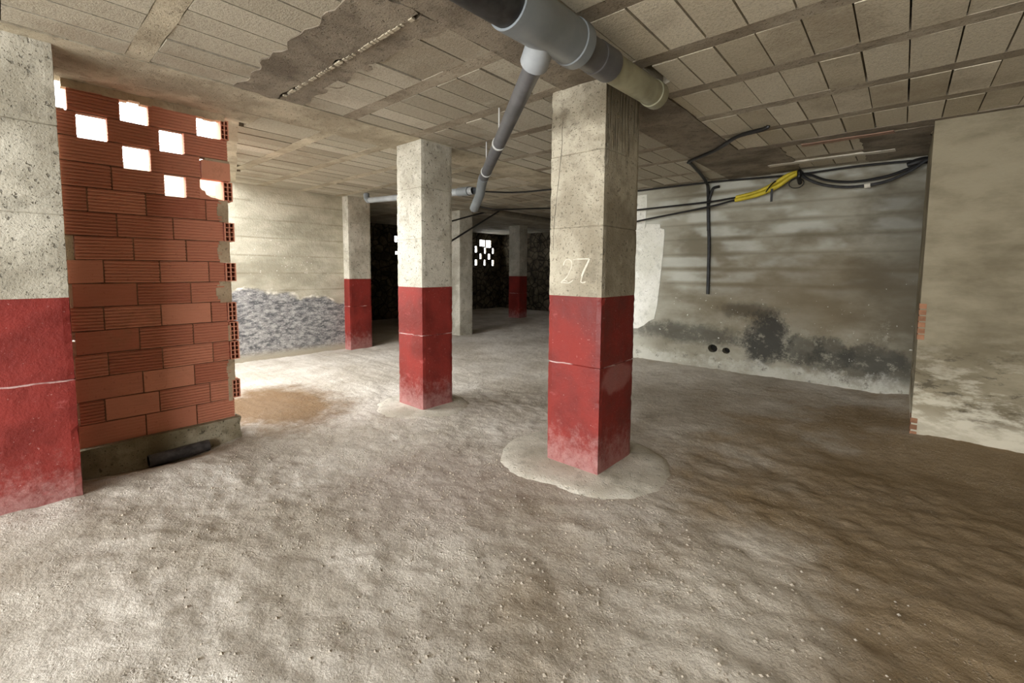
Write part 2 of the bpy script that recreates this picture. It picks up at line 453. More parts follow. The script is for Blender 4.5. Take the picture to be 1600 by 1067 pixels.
def blocks(x0, x1, rl, pitch, xstart, left=False):
    for a, b in zip(rl[:-1], rl[1:]):
        wa = .055
        ya, yb = a + wa, b - wa
        if not left and abs(a - 1.28) < .01: ya = 1.46 if x0 < -2 else 1.33
        if not left and abs(b - 1.28) < .01: yb = 1.11 if x0 < -2 else 1.23
        # blocks end in an irregular line where mortar was smeared over them
        n0 = math.floor((x0 - xstart) / pitch) - 1
        x = xstart + n0 * pitch
        while x < x1:
            xa, xb = max(x, x0 + .002), min(x + pitch, x1 - .002)
            x += pitch
            if xb - xa < .03: continue
            if left and yb - edge_y(xa) < .1: continue
            if xa > -1.3 and ya < 2.9 and yb > 2.56 and xa < -1.17 and xb > -1.3: continue   # broken block beside the pipe end
            g = random.choice((.002, .0035, .003, .005, .0065))
            z = H + random.uniform(-.003, .004)
            if mat_i == 0: g *= 1.6
            tn = min(1, max(0, random.gauss(.5, .22)))
            if left and ya < edge_y(xa) + .09:      # cut short along the edge beam
                slab.prism([(xa + g, edge_y(xa) + .09), (xb - g, edge_y(xb) + .09), (xb - g, yb - .003), (xa + g, yb - .003)], z, 2.67, 0, tn)
                continue
            slab.box(xa + g, xb - g, ya + .003, yb - .003, z, 2.67, mat_i, tn)
mat_i = 2
blocks(G2[1], 3.45, RIBS, .195, -.04)
mat_i = 0
blocks(G1[1], G2[0], RIBS, .2, -1.755)
blocks(-10.7, G1[0], [r for r in RIBL], .2, -3.87, True)
slab.box(-1.168, -1.02, 2.56, 3.0, H, 2.67, 2, .55)
slab.prism([(-1.277, 2.87), (-1.17, 2.83), (-1.17, 3.0), (-1.277, 3.0)], H, 2.67, 2, .4)
slab.prism([(-1.277, 2.55), (-1.215, 2.55), (-1.225, 2.87), (-1.277, 2.87)], H, 2.67, 0, .5)
ceiling = struct(slab.build('ceiling', [BLOCK, VOID, BLOCK2]))

def rough_strip(name, x0, x1, y0, y1, z, mat, amp=.004, edge=.006, step=.06, zamp=.002, seed=0):
    """a flat concrete strip with slightly wandering edges and an uneven underside"""
    m = MB(); lx, ly = x1 - x0, y1 - y0
    nx_, ny_ = max(2, int(lx / step)), max(2, int(ly / step))
    for top in (0, 1):
        for j in range(ny_ + 1):
            for i in range(nx_ + 1):
                x = x0 + lx * i / nx_; y = y0 + ly * j / ny_
                p = Vector((x * 3, y * 3, seed))
                if i in (0, nx_): x += edge * noise.noise(Vector((x * 5, y * 9, seed)))
                if j in (0, ny_): y += edge * noise.noise(Vector((x * 9, y * 5, seed + 3)))
                m.v.append((x, y, 2.665 if top else z + zamp * noise.noise(p * 2) + zamp * noise.noise(p * 7)))
    N = (nx_ + 1) * (ny_ + 1)
    idx = lambda i, j, t: t * N + j * (nx_ + 1) + i
    fs = []
    for t in (0, 1):
        for j in range(ny_):
            for i in range(nx_):
                fs.append((idx(i, j, t), idx(i + 1, j, t), idx(i + 1, j + 1, t), idx(i, j + 1, t)))
    for i in range(nx_):
        for j in (0, ny_): fs.append((idx(i, j, 0), idx(i + 1, j, 0), idx(i + 1, j, 1), idx(i, j, 1)))
    for j in range(ny_):
        for i in (0, nx_): fs.append((idx(i, j, 0), idx(i, j + 1, 0), idx(i, j + 1, 1), idx(i, j, 1)))
    vs = m.v; m.v = []
    m.add(vs, fs, 0, .5, True)
    return m.build(name, mat, ceiling)

for y in RIBS:
    if abs(y - 1.28) < .01:
        rough_strip('joist', G2[1], 3.45, 1.225, 1.335, H + .001, BEAM)
        # wide poured joint in the middle bay, in two strips with a ragged seam between
        rough_strip('joist', G1[1], G2[0], 1.06, 1.337, H - .006, GIRD, edge=.05, step=.045, seed=4)
        rough_strip('joist', G1[1], G2[0], 1.343, 1.50, H - .002, GIRD, edge=.045, step=.045, seed=9)
        continue
    rough_strip('joist', G2[1], 3.45, y - .055, y + .055, H + .001, JOI, seed=y)
    rough_strip('joist', G1[1], G2[0], y - .055, y + .055, H + .001, JOI if y > 1.8 else BEAM, seed=y + 5)
for y in RIBL:
    x1 = G1[0]; x0 = -10.7
    if y < 1.3: continue
    if y < 4.3: x0 = max(-7.3, -4.1 - (y - 1.34) / .3)
    if x0 < x1 - .2: rough_strip('joist', x0, x1, y - .055, y + .055, H + .001, BEAM, seed=y + 9)
rough_strip('girder', G2[0], G2[1], -3.5, 11.6, H - .004, GIRD, step=.12, edge=.012, zamp=.004, seed=2)
rough_strip('girder', G1[0], G1[1], -3.5, 11.6, H - .004, BEAM, step=.12, edge=.008, zamp=.004, seed=6)
rough_strip('girder', -4.14, G1[0] + .01, -3.5, 1.4, H - .005, BEAM, step=.1, edge=.004, zamp=.003, seed=8)
# ragged seam line of spilled mortar in the wide joint
m = MB()
for k in range(46):
    x = -3.3 + k * .0325
    if random.random() < .75:
        m.box(x, x + random.uniform(.012, .036), 1.333 + random.uniform(-.006, 0), 1.347 + random.uniform(0, .006), H - .011, H - .001)
m.build('mortar_seam', BEAM, ceiling)
# concrete filling of the last bay before the right wall, bands and a clay strip
rough_strip('joist', -1.28, 3.45, 4.80, 4.97, H - .004, GIRD, edge=.03, seed=21)
rough_strip('joist', -1.35, -.95, 4.9, 6.2, H - .006, GIRD, edge=.04, seed=23)
rough_strip('joist', -1.2, -.12, 5.68, 5.78, H - .012, PAD, edge=.01, seed=25)
rough_strip('joist', -.35, .13, 5.0, 6.2, H - .006, GIRD, edge=.04, seed=27)
rough_strip('clay_strip', -.78, -.12, 4.955, 5.04, H - .01, PINK, edge=.012, seed=26)
# edge beam towards the yard
m = MB()
m.prism([(-4.13, edge_y(-4.13) - .02), (-7.35, edge_y(-7.35) - .02), (-7.35, edge_y(-7.35) + .1), (-4.13, edge_y(-4.13) + .1)], H + .002, 2.68)
m.build('edge_beam', BEAM, ceiling)

# ------------------------------------------------------------------ pillars
def rough_prism(x0, x1, y0, y1, z0, z1, lifts=(), amp=.003, chip=.008, seed=0, dz=.03, dh=.035, cap=True):
    """a cast square shaft: faces slightly wavy, arrises chipped, each lift stepped a little"""
    m = MB()
    def side(a, b, n): return [a + (b - a) * i / n for i in range(n)]
    nx_, ny_ = max(3, round((x1 - x0) / dh)), max(3, round((y1 - y0) / dh))
    ring = [(x, y0, 0, -1) for x in side(x0, x1, nx_)] + [(x1, y, 1, 0) for y in side(y0, y1, ny_)] + \
           [(x, y1, 0, 1) for x in side(x1, x0, nx_)] + [(x0, y, -1, 0) for y in side(y1, y0, ny_)]
    corners = {0, nx_, nx_ + ny_, 2 * nx_ + ny_}
    cx, cy = (x0 + x1) / 2, (y0 + y1) / 2
    zs = set([z0, z1]); n = max(2, int((z1 - z0) / dz))
    zs |= {z0 + (z1 - z0) * i / n for i in range(n + 1)}
    for L in lifts:
        if z0 < L < z1: zs |= {L - .004, L, L + .004}
    zs = sorted(zs)
    R = len(ring)
    for z in zs:
        k = sum(1 for L in lifts if z > L)
        rnd = noise.noise(Vector((k * 3.7, seed, 1))) * .005
        groove = .006 if any(abs(z - L) < .0021 for L in lifts) else 0
        sx = noise.noise(Vector((k * 2.1, seed, 9))) * .004
        for i, (x, y, ox, oy) in enumerate(ring):
            p = Vector((x, y, z))
            d = amp * (noise.noise(p * 4 + Vector((seed, 0, 0))) + .6 * noise.noise(p * 17)) + rnd - groove
            X, Y = x + sx, y
            if i in corners:
                c = abs(noise.noise(Vector((seed * 1.3 + i, 0, z * 34)))) * chip + max(0, noise.noise(Vector((i, seed, z * 15))) - .35) * chip * 2 + .002
                dx, dy = (1 if x > cx else -1), (1 if y > cy else -1)
                X += dx * (rnd - c - groove); Y += dy * (rnd - c - groove)
            else:
                X += ox * d; Y += oy * d
            m.v.append((X, Y, z))
    fs = [(j * R + i, j * R + (i + 1) % R, (j + 1) * R + (i + 1) % R, (j + 1) * R + i) for j in range(len(zs) - 1) for i in range(R)]
    if cap: fs += [tuple(range(R - 1, -1, -1)), tuple((len(zs) - 1) * R + i for i in range(R))]
    vs = m.v; m.v = []
    m.add(vs, fs, 0, .5, False)
    return m

LIFT = (.728, 1.645, 2.12)
def footing(cx, cy, pts, h, parent, seed):
    """flat irregular mortar collar poured round the pillar foot"""
    m = MB(); n = 72; rings = (0, .5, .8, .93, 1.0, 1.06); hs = (1, 1, .92, .72, .3, -.6)
    P = [Vector((x - cx, y - cy)) for x, y in pts]
    ang = sorted((math.atan2(p.y, p.x), p.length) for p in P)
    def rad(a):
        A = [(t - 2 * math.pi, r) for t, r in ang] + ang + [(t + 2 * math.pi, r) for t, r in ang]
        for (t0, r0), (t1, r1) in zip(A[:-1], A[1:]):
            if t0 <= a < t1:
                f = (a - t0) / (t1 - t0); f = f * f * (3 - 2 * f); return r0 + (r1 - r0) * f
    vs = []
    for q, hh in zip(rings, hs):
        for k in range(n):
            a = -math.pi + 2 * math.pi * k / n
            r = rad(a) * q * (1 + .05 * noise.noise(Vector((math.cos(a) * 5, math.sin(a) * 5, seed))) * (q > .6))
            x, y = cx + r * math.cos(a), cy + r * math.sin(a)
            vs.append((x, y, base_h(x, y) + h * hh + .003 * noise.noise(Vector((x * 7, y * 7, seed)))))
    fs = [(j * n + k, j * n + (k + 1) % n, (j + 1) * n + (k + 1) % n, (j + 1) * n + k) for j in range(len(rings) - 1) for k in range(n)]
    m.add(vs, fs, 0, .5, True)
    return m.build('footing', PAD, parent)

GRP = 'square concrete pillars holding up the ceiling'
def pillar(label, x0, x1, y0, y1, zb, red=True, mat=None, seed=0, top=H, lifts=LIFT, chip=.006):
    t = thing('concrete_pillar', label, 'pillar', ((x0 + x1) / 2, (y0 + y1) / 2, zb), GRP)
    if red:
        rough_prism(x0, x1, y0, y1, zb - .04, RED, lifts, .0025, chip, seed).build('painted_base', REDM, t)
    rough_prism(x0, x1, y0, y1, RED if red else zb - .04, top, lifts, .0025, chip, seed).build('shaft', mat or CON, t)
    return t

p27 = pillar('nearest red-based pillar with the chalk number 27, under the pipe junction', -1.847, -1.43, 2.498, 2.968, 0, mat=CON27, seed=3, chip=.008)
footing(-1.63, 2.72, [(-2.13, 2.36), (-1.95, 2.22), (-1.6, 2.24), (-1.3, 2.28), (-1.12, 2.47), (-1.08, 2.76), (-1.17, 3.02), (-1.45, 3.2), (-1.9, 3.22), (-2.2, 2.95), (-2.26, 2.6)], .022, p27, 3)
# hand-scratched number on its front face
def strokes(lines, y, r=.0042):
    m = MB()
    for L in lines: m.tube([(x, y + .0012 * math.sin(i * 2.1), z) for i, (x, z) in enumerate(L)], r, 6, smooth_path=5)
    return m
two = [[(-1.728, 1.395), (-1.715, 1.425), (-1.69, 1.437), (-1.665, 1.425), (-1.66, 1.395), (-1.672, 1.36), (-1.695, 1.32), (-1.735, 1.287), (-1.742, 1.278), (-1.72, 1.278), (-1.685, 1.277), (-1.665, 1.284), (-1.645, 1.3)],
       [(-1.74, 1.285), (-1.715, 1.293), (-1.69, 1.287)]]
sev = [[(-1.648, 1.432), (-1.62, 1.436), (-1.585, 1.436), (-1.545, 1.437), (-1.522, 1.435)],
       [(-1.522, 1.436), (-1.54, 1.4), (-1.56, 1.36), (-1.578, 1.32), (-1.588, 1.285)],
       [(-1.53, 1.43), (-1.548, 1.4), (-1.567, 1.36), (-1.583, 1.325)],
       [(-1.588, 1.287), (-1.572, 1.281), (-1.55, 1.288)]]
nm = strokes(two + sev, 2.4975).build('chalk_number', CHALK, p27); nm['label'] = 'hand-chalked number 27'
# hairline crack on the front face
m = MB()
m.tube([(-1.814, 2.4985, 1.5), (-1.812, 2.4985, 1.65), (-1.792, 2.4985, 1.85), (-1.78, 2.4985, 1.95), (-1.766, 2.4985, 2.08), (-1.755, 2.4985, 2.2), (-1.757, 2.4985, 2.28), (-1.748, 2.4985, 2.37)], .0016, 5, smooth_path=4)
m.build('crack', VOID, p27)

p2 = pillar('red-based pillar second nearest, between the grey branch pipe and the brick partition', -3.767, -3.378, 2.576, 2.95, 0, seed=8)
footing(-3.57, 2.76, [(-3.85, 2.4), (-3.55, 2.25), (-3.34, 2.28), (-3.12, 2.5), (-3.15, 2.92), (-3.5, 3.15), (-3.95, 3.05), (-4.0, 2.65)], .016, p2, 8)
p3 = pillar('red-based pillar set against the end of the speckled left wall', -7.095, -6.901, 3.775, 4.185, 0, seed=12)
p4 = pillar('slim all-grey pillar without red paint, half hidden behind another pillar', -7.17, -6.769, 6.109, 6.471, 0, red=False, seed=15, lifts=(.5, 1.0, 1.5, 2.0))
p5 = pillar('farthest pillar, dark red at the foot, in the gloom before the rubble wall', -8.12, -7.74, 9.13, 9.46, .06, seed=19)
pl = pillar('large pillar at the left edge beside the brick partition', -4.0, -3.487, -.22, .236, .05, seed=23, chip=.006)

# ------------------------------------------------------------------ perforated brick partition
XF = -4.05; TH = .075; Z0 = .142; CH = .158
part = thing('brick_partition', 'perforated wall of red ribbed hollow bricks beside the leftmost pillar', 'wall', (-4.09, .72, -.06))
courses = [
    [(.27, .621), (.621, .929), (.929, 1.192)],
    [(.28, .408), (.408, .706), (.706, 1.023), (1.023, 1.172)],
    [(.27, .618), (.618, .927), (.927, 1.178)],
    [(.275, .44), (.44, .737), (.737, 1.055), (1.055, 1.172)],
    [(.285, .612), (.612, .932), (.932, 1.172)],
    [(.27, .432), (.432, .742), (.742, 1.055), (1.055, 1.167)],
    [(.285, .614), (.614, .929), (.929, 1.155)],
    [(.27, .446), (.446, .748), (.748, 1.052), (1.052, 1.16)],
    [(.31, .608), (.608, .913), (.913, 1.15)],
    [(.27, .527), (.527, .84), (.84, 1.163)],
    [(.27, .387), (.387, .69), (.69, 1.05), (1.05, 1.158)],
    [(.27, .515), (.515, .806), (.928, 1.02)],
    [(.27, .585), (.726, 1.03)],
    [(.25, .364), (.505, .79), (.928, 1.215)],
    [(.318, .582), (.727, 1.02)],
]
HEAD = {1: (1.178, 1.234), 3: (1.177, 1.239), 4: (1.177, 1.237), 5: (1.171, 1.231), 7: (1.166, 1.237), 9: (1.169, 1.236), 11: (1.173, 1.235), 14: (1.171, 1.225)}
SMOOTH = {(0, 0), (0, 1), (1, 1), (2, 0), (2, 1), (5, 2), (4, 0), (6, 0), (7, 0)}
bw = MB(); mo = MB()
def ribbed(y0, y1, z0, z1, tone, depth, xf=XF):
    """brick with a ribbed face: profile along z swept along y"""
    pr = []; n = 7; hgt = z1 - z0
    pr.append((xf - .003, z0 + .0))
    for k in range(n):
        a = z0 + hgt * (k + .06) / n; b = z0 + hgt * (k + .52) / n; c = z0 + hgt * (k + .6) / n; d = z0 + hgt * (k + .97) / n
        pr += [(xf, a), (xf, b), (xf - depth, c), (xf - depth, d)]
    pr.append((xf - .003, z1))
    N = len(pr)
    sk = random.uniform(-.002, .002); tl = random.uniform(-.0025, .0025)
    vs = [(x + sk, y0, z + tl) for x, z in pr] + [(x + sk, y1, z - tl) for x, z in pr] + \
         [(xf - TH, y0, z0), (xf - TH, y0, z1), (xf - TH, y1, z0), (xf - TH, y1, z1)]
    fs = [(i, N + i, N + i + 1, i + 1) for i in range(N - 1)]
    fs += [(2 * N, 2 * N + 1, 2 * N + 3, 2 * N + 2), (0, N, 2 * N + 2, 2 * N), (N - 1, 2 * N - 1, 2 * N + 3, 2 * N + 1)]
    fs += [tuple(range(N)) + (2 * N + 1, 2 * N), tuple(range(N, 2 * N)) + (2 * N + 3, 2 * N + 2)]
    bw.add(vs, fs, 0, tone)
for k, row in enumerate(courses):
    z0 = Z0 + k * CH
    for i, (a, b) in enumerate(row):
        dpt = .0012 if (k, i) in SMOOTH else random.choice((.009, .010, .0085))
        ribbed(a + .004, b - .004, z0 + .006, z0 + CH - .001, min(1, max(0, random.gauss(.42, .22))), dpt)
        mo.box(XF - TH + .004, XF - .009, a + .002, b - .002, z0 - .001, z0 + .0075, 1)
        if i < len(row) - 1 and abs(row[i + 1][0] - b) < .01:
            mo.box(XF - TH + .004, XF - .009, b - .006, b + .006, z0 + .002, z0 + CH, 1)
# a plain flat-faced brick, and a broken one under it beside the lowest hole
bw.box(XF - TH, XF + .002, 1.034, 1.224, 2.04, 2.178, 0, .72)
mo.prism([(XF - TH, 1.06), (XF - .004, 1.06), (XF - .004, 1.222), (XF - TH, 1.222)], 2.178, 2.197)
m2 = [(1.02, 2.03), (1.02, 1.965), (1.032, 1.95), (1.05, 1.945), (1.058, 1.92), (1.085, 1.905), (1.12, 1.9), (1.15, 1.892), (1.17, 1.89), (1.17, 1.884), (1.015, 1.884), (1.012, 2.03)]
n = len(m2); tri = tessellate_polygon([[Vector((a, b, 0)) for a, b in m2]])
bw.add([(XF - .001, a, b) for a, b in m2] + [(XF - TH, a, b) for a, b in m2],
       [tuple(t) for t in tri] + [tuple(n + i for i in t) for t in tri] + [(i, (i + 1) % n, n + (i + 1) % n, n + i) for i in range(n)], 0, .5)
brickwork = bw.build('brickwork', BRICK, part)
# mortar: cap under the ceiling, smears at the ragged end, joint against the pillar
pts = 14
for i in range(pts):
    ya = .30 + i * (1.2 - .30) / pts; yb = ya + (1.2 - .30) / pts + .001
    d = .012 + .014 * noise.noise(Vector((i * .9, 3, 1)))
    mo.box(XF - TH + .01, XF + .004 + .006 * noise.noise(Vector((i * .7, 0, 5))), ya, yb, Z0 + 15 * CH - .006 - d, 2.5475)
for k in (2, 6, 8, 10):
    z0 = Z0 + k * CH
    y0 = courses[k][-1][1] - (.02 if k != 6 else .035)
    yy = [1.20 + .012 * noise.noise(Vector((k, j, 2))) for j in range(6)]
    for j in range(6):
        mo.box(XF - TH + .006, XF + .003 + .004 * math.sin(j * 1.3 + k), y0 - .02 * math.sin(math.pi * j / 5) * (1.4 if k == 6 else .8), yy[j], z0 + CH * j / 6 - .004, z0 + CH * (j + 1) / 6 + .006)
mo.box(XF - TH + .006, XF + .002, 1.165, 1.19, Z0 + 4 * CH, Z0 + 4.8 * CH)
mo.box(XF - TH + .006, XF + .002, 1.15, 1.178, Z0 + CH * .9, Z0 + 2.1 * CH)
for a, b in ((.1, .335), (.35, .865), (.88, 2.365)):
    mo.box(XF - TH - .01, XF - .016, .225, .31, a, b)
mo.build('mortar', [MORT, BED], part)
# ends of cross-laid hollow bricks sticking out of the ragged edge, open cells and all
for k, (a, b) in HEAD.items():
    z0 = Z0 + k * CH + .006; z1 = Z0 + (k + 1) * CH - .006
    m = MB(); nc, nr = 2, 4; w = .0055
    xa, xb = XF - .20, XF + .006 + random.uniform(-.004, .006)
    cw, ch = (b - a - w) / nc, (z1 - z0 - w) / nr
    for i in range(nc + 1): m.box(xa, xb, a + i * cw, a + i * cw + w, z0, z1, 0, .75)
    for j in range(nr + 1): m.box(xa, xb - .0007, a + .001, b - .001, z0 + j * ch, z0 + j * ch + w, 0, .75)
    m.build('end_brick', BRICK, part)
# footing under the bricks
m = rough_prism(-4.27, -3.995, .15, 1.222, -.16, .15, (), .012, .02, 31, .05, .06)
ft = m.build('footing', FOOT, part); ft['label'] = 'rough grey concrete footing'

# old pipe stub lying at the foot of the partition
t = thing('pipe_stub', 'dark broken pipe half buried at the foot of the brick wall', 'pipe', (-3.96, .77, -.03))
m = MB()
prof = [(0, .034), (0, .042), (.1, .043), (.33, .042), (.37, .04)]
m.lathe((-3.945, .605, -.012), (-.03, 1, .02), prof, 20)
m.build('barrel', M_plain('dusty_black_pipe', srgb(66, 62, 60), .7, .5, 18), t)
m = MB(); m.lathe((-3.945, .605, -.012), (-.03, 1, .02), [(.37, .034), (.0, .034)], 20); m.build('bore', VOID, t)

# ------------------------------------------------------------------ walls
def wall_rect(name, mat, p, q, th, z0=-.15, z1=2.66, holes=(), mi=0):
    """vertical wall from p to q (front face on that line), th thick to the left of p->q, with round-edged holes [(u,z) polygons]"""
    p, q = Vector((*p, 0)), Vector((*q, 0)); d = (q - p); L = d.length; d.normalize(); nrm = Vector((-d.y, d.x, 0))
    loops = [[(0, z0), (L, z0), (L, z1), (0, z1)]] + [list(h) for h in holes]
    flat = [c for l in loops for c in l]
    tri = tessellate_polygon([[Vector((u, z, 0)) for u, z in l] for l in loops])
    n = len(flat)
    P = lambda u, z, o: tuple(p + d * u + nrm * o + Vector((0, 0, z)))
    m = MB()
    vs = [P(u, z, 0) for u, z in flat] + [P(u, z, th) for u, z in flat]
    fs = [tuple(t) for t in tri] + [tuple(n + i for i in t) for t in tri]
    b = 0
    for l in loops:
        k = len(l)
        fs += [(b + i, b + (i + 1) % k, n + b + (i + 1) % k, n + b + i) for i in range(k)]
        b += k
    m.add(vs, fs)
    return struct(m.build(name, mat))
def ring(u, z, r, rz, n=9, s=0): return [(u + r * (1 + .15 * noise.noise(Vector((k, s, 0)))) * math.cos(2 * math.pi * k / n), z + rz * (1 + .15 * noise.noise(Vector((k, s, 4)))) * math.sin(2 * math.pi * k / n)) for k in range(n)]

# right wall: front at Y = 6.25, from X = -3.35 to 0.3
U = lambda x: x + 3.35
wr = wall_rect('wall_right', WR, (-3.35, 6.25), (.30, 6.25), .25, holes=[ring(U(-1.87), .325, .062, .055, 10, 1), ring(U(-1.70), .315, .05, .042, 9, 3)])
m = MB()
m.box(-2.0, -1.55, 6.37, 6.52, .15, .5)
c = m.build('hole_lining', VOID, wr)
# whitewashed strip beside the nearest pillar
m = MB()
def poly_slab(m, pts, y0, y1):
    n = len(pts); tri = tessellate_polygon([[Vector((a, b, 0)) for a, b in pts]])
    m.add([(a, y0, b) for a, b in pts] + [(a, y1, b) for a, b in pts],
          [tuple(t) for t in tri] + [tuple(n + i for i in t) for t in tri] + [(i, (i + 1) % n, n + (i + 1) % n, n + i) for i in range(n)])
poly_slab(m, [(-3.3, 2.47), (-2.868, 2.47), (-2.862, 2.3), (-2.882, 2.05), (-2.885, 1.97), (-2.86, 2.04), (-2.66, 2.03), (-2.65, 1.97), (-2.592, 1.955), (-2.585, 1.9), (-2.6, 1.6), (-2.63, 1.2), (-2.66, .85), (-2.70, .66), (-2.78, .62), (-2.86, .55), (-2.95, .50), (-3.3, .46)], 6.243, 6.26)
struct(m.build('trim_1', WHITEP))
# near right wall (its plastered end shows), and the walls that close the place
wn = wall_rect('wall_right_near', WN, (.122, 4.86), (3.5, 4.86), .18)
m = MB()
for z in [-.02 + .055 * k for k in range(3)] + [.78 + .05 * k for k in range(6)]:
    m.box(.117, .16, 4.856, 5.03, z + .045, z + .085, 0, random.random())
m.build('exposed_brick', M_plain('dull_old_brick', srgb(140, 100, 74), .9, .3, 12), wn)
wall_rect('wall_jog', WN, (.124, 6.40), (.124, 5.03), .15)
wl = wall_rect('wall_left', WL, (-7.08, 1.75), (-7.08, 4.185), .25)
wall_rect('wall_return', ST, (-7.1, 4.185), (-10.6, 4.185), .2)
wall_rect('wall_back', ST, (-10.6, 11.4), (-3.3, 11.4), .25)
wall_rect('wall_back_side', ST, (-3.35, 11.5), (-3.35, 6.3), .2)
# far left wall with a panel of openings
fl = []
v = lambda y: y - 4.1
def hole(y0, y1, z0, z1): fl.append([(v(y0), z0), (v(y1 + .022), z0), (v(y1 + .022), z1), (v(y0), z1)])
for y0, y1, z0, z1 in [(10.36, 10.60, 2.13, 2.33), (10.66, 10.88, 2.10, 2.33),
        (10.15, 10.23, 1.92, 2.12), (10.57, 10.64, 1.9, 2.08), (10.96, 11.02, 1.9, 2.08),
        (10.36, 10.43, 1.71, 1.88), (10.75, 10.84, 1.71, 1.88), (10.15, 10.23, 1.50, 1.68), (10.56, 10.62, 1.50, 1.68), (10.94, 11.02, 1.50, 1.68)]:
    hole(y0, y1, z0, z1)
hole(7.1, 7.17, 2.1, 2.26); hole(7.12, 7.18, 1.76, 1.84)
wall_rect('wall_far_left', ST, (-10.5, 4.1), (-10.5, 11.5), .04, holes=fl)
# behind the camera: the open garage front, its neighbours, and added light-blocking yard walls
wall_rect('wall_front', WN, (3.5, -3.4), (-4.2, -3.4), .2, holes=[[(2.7, .0), (7.3, .0), (7.3, 2.45), (2.7, 2.45)]])
wall_rect('wall_front_left', WN, (-4.0, -3.5), (-4.0, -.2), .2)
wall_rect('wall_light_block_side', WL, (-7.08, -3.8), (-7.08, 1.75), .25, z1=2.62)  # unseen wall, added to cut the daylight from the yard
wall_rect('wall_light_block', WL, (-4.3, -3.9), (-11.5, -3.9), .3, z1=1.2)  # low unseen wall, added to hold back sky light
wall_rect('wall_side', WN, (3.3, 5.0), (3.3, -3.5), .2)

# ------------------------------------------------------------------ drain pipes
AX0 = Vector((-1.226, 1.45, 2.413)); AXE = Vector((-1.226, 2.78, 2.457))
AX = (AXE - AX0).normalized()
def at(y): return AX0 + AX * ((y - AX0.y) / AX.y)
dp = thing('drain_pipe', 'thick grey and black drain pipe under the ceiling with a branch coupling', 'pipe', tuple(at(1.9)))
m = MB(); m.lathe(at(-1.6), AX, [(0, .085), (0, .094), (2.97, .094), (2.97, .085)]); m.build('black_pipe', DKPIPE, dp)
def lat(name, mat, y, prof, **k):
    q = MB(); q.lathe(at(y), AX, prof); return q.build(name, mat, dp)
lat('coupling', GREY, 1.36, [(0, .094), (0, .104), (.03, .105), (.2, .105), (.22, .101), (.43, .101), (.435, .106), (.495, .106), (.50, .1), (.515, .08)])
lat('reducer', DGREY, 1.90, [(-.06, .078), (.02, .079), (.11, .079), (.115, .083), (.26, .083), (.262, .074)])
lat('end_sleeve', GREEN, 2.14, [(0, .07), (0, .075), (.54, .075), (.545, .081), (.62, .081), (.622, .068), (.52, .068)])
m = MB(); m.lathe(at(2.70), AX, [(0, 0.0), (0, .07)]); m.build('end_plug', VOID, dp)
# branch socket leaving the coupling
BA = Vector((-1.369, 1.702, 2.317)); BB = Vector((-3.172, 3.185, 2.272))
BD = (BB - BA).normalized()
S0 = Vector((-1.226, 1.60, 2.385))
SD = (BA - S0).normalized()
m = MB(); m.lathe(S0, SD, [(.0, .058), (.07, .058), (.09, .066), (.165, .068), (.17, .06), (.18, .05)], 24); m.build('branch_socket', LGREY, dp)

br = thing('branch_pipe', 'long slim grey pipe running back from the coupling in ceiling clamps', 'pipe', tuple((BA + BB) / 2))
m = MB(); m.lathe(BA - BD * .02, BD, [(0, .046), ((BB - BA).length + .02, .046)], 24); m.build('barrel', DGREY, br)
BC = Vector((-3.74, 3.60, 2.06))
m = MB(); m.tube([BB - BD * .02, BB + BD * .1, BB + BD * .25 + Vector((0, 0, -.03)), BB + BD * .42 + Vector((0, 0, -.09)), BC], [.05] * 5, 20)
m.build('elbow', GREY, br)
L = (BB - BA).length
for f in (.52, .90):
    p = BA + BD * (L * f)
    q = MB(); q.lathe(p - BD * .012, BD, [(0, .046), (0, .052), (.024, .052), (.024, .046)], 24)
    c = q.build('clamp', STEEL, br)
    q = MB(); q.tube([p + Vector((0, 0, .05)), p + Vector((0, 0, H + .01 - p.z))], .005, 8); q.build('hanger_rod', STEEL, c)

wp = thing('waste_pipe', 'light grey pipe crossing behind the second pillar to the far red-based pillar', 'pipe', (-5.3, 3.9, 2.35))
WA, WB = Vector((-6.29, 3.80, 2.42)), Vector((-3.61, 3.467, 2.229))
WDIR = (WB - WA).normalized()
m = MB(); m.lathe(WA, WDIR, [(0, .03), (0, .042), ((WB - WA).length, .042)], 20); m.build('barrel', LGREY, wp)
m = MB(); m.lathe(WB - WDIR * .28, WDIR, [(0, .04), (0, .05), (.2, .05), (.2, .04)], 20); m.build('coupling', GREY, wp)
m = MB(); m.tube([WA + WDIR * .03, WA - WDIR * .03, WA - WDIR * .08 + Vector((0, 0, .03)), WA - WDIR * .1 + Vector((0, 0, .1))], .046, 16); m.build('elbow', GREY, wp)

sp = thing('soil_pipe', 'dusty brown pipe under the far ceiling, going behind the nearest pillar', 'pipe', (-5.9, 7, 2.44))
def tubeobj(name, pts, r, mat, parent, n=10, sp_=6):
    q = MB(); q.tube(pts, r, n, smooth_path=sp_); return q.build(name, mat, parent)
tubeobj('barrel', [(-5.86, 5.6, 2.455), (-5.9, 6.7, 2.455), (-5.94, 7.9, 2.455), (-5.99, 9.2, 2.455)], .055, BRPIPE, sp, 16)

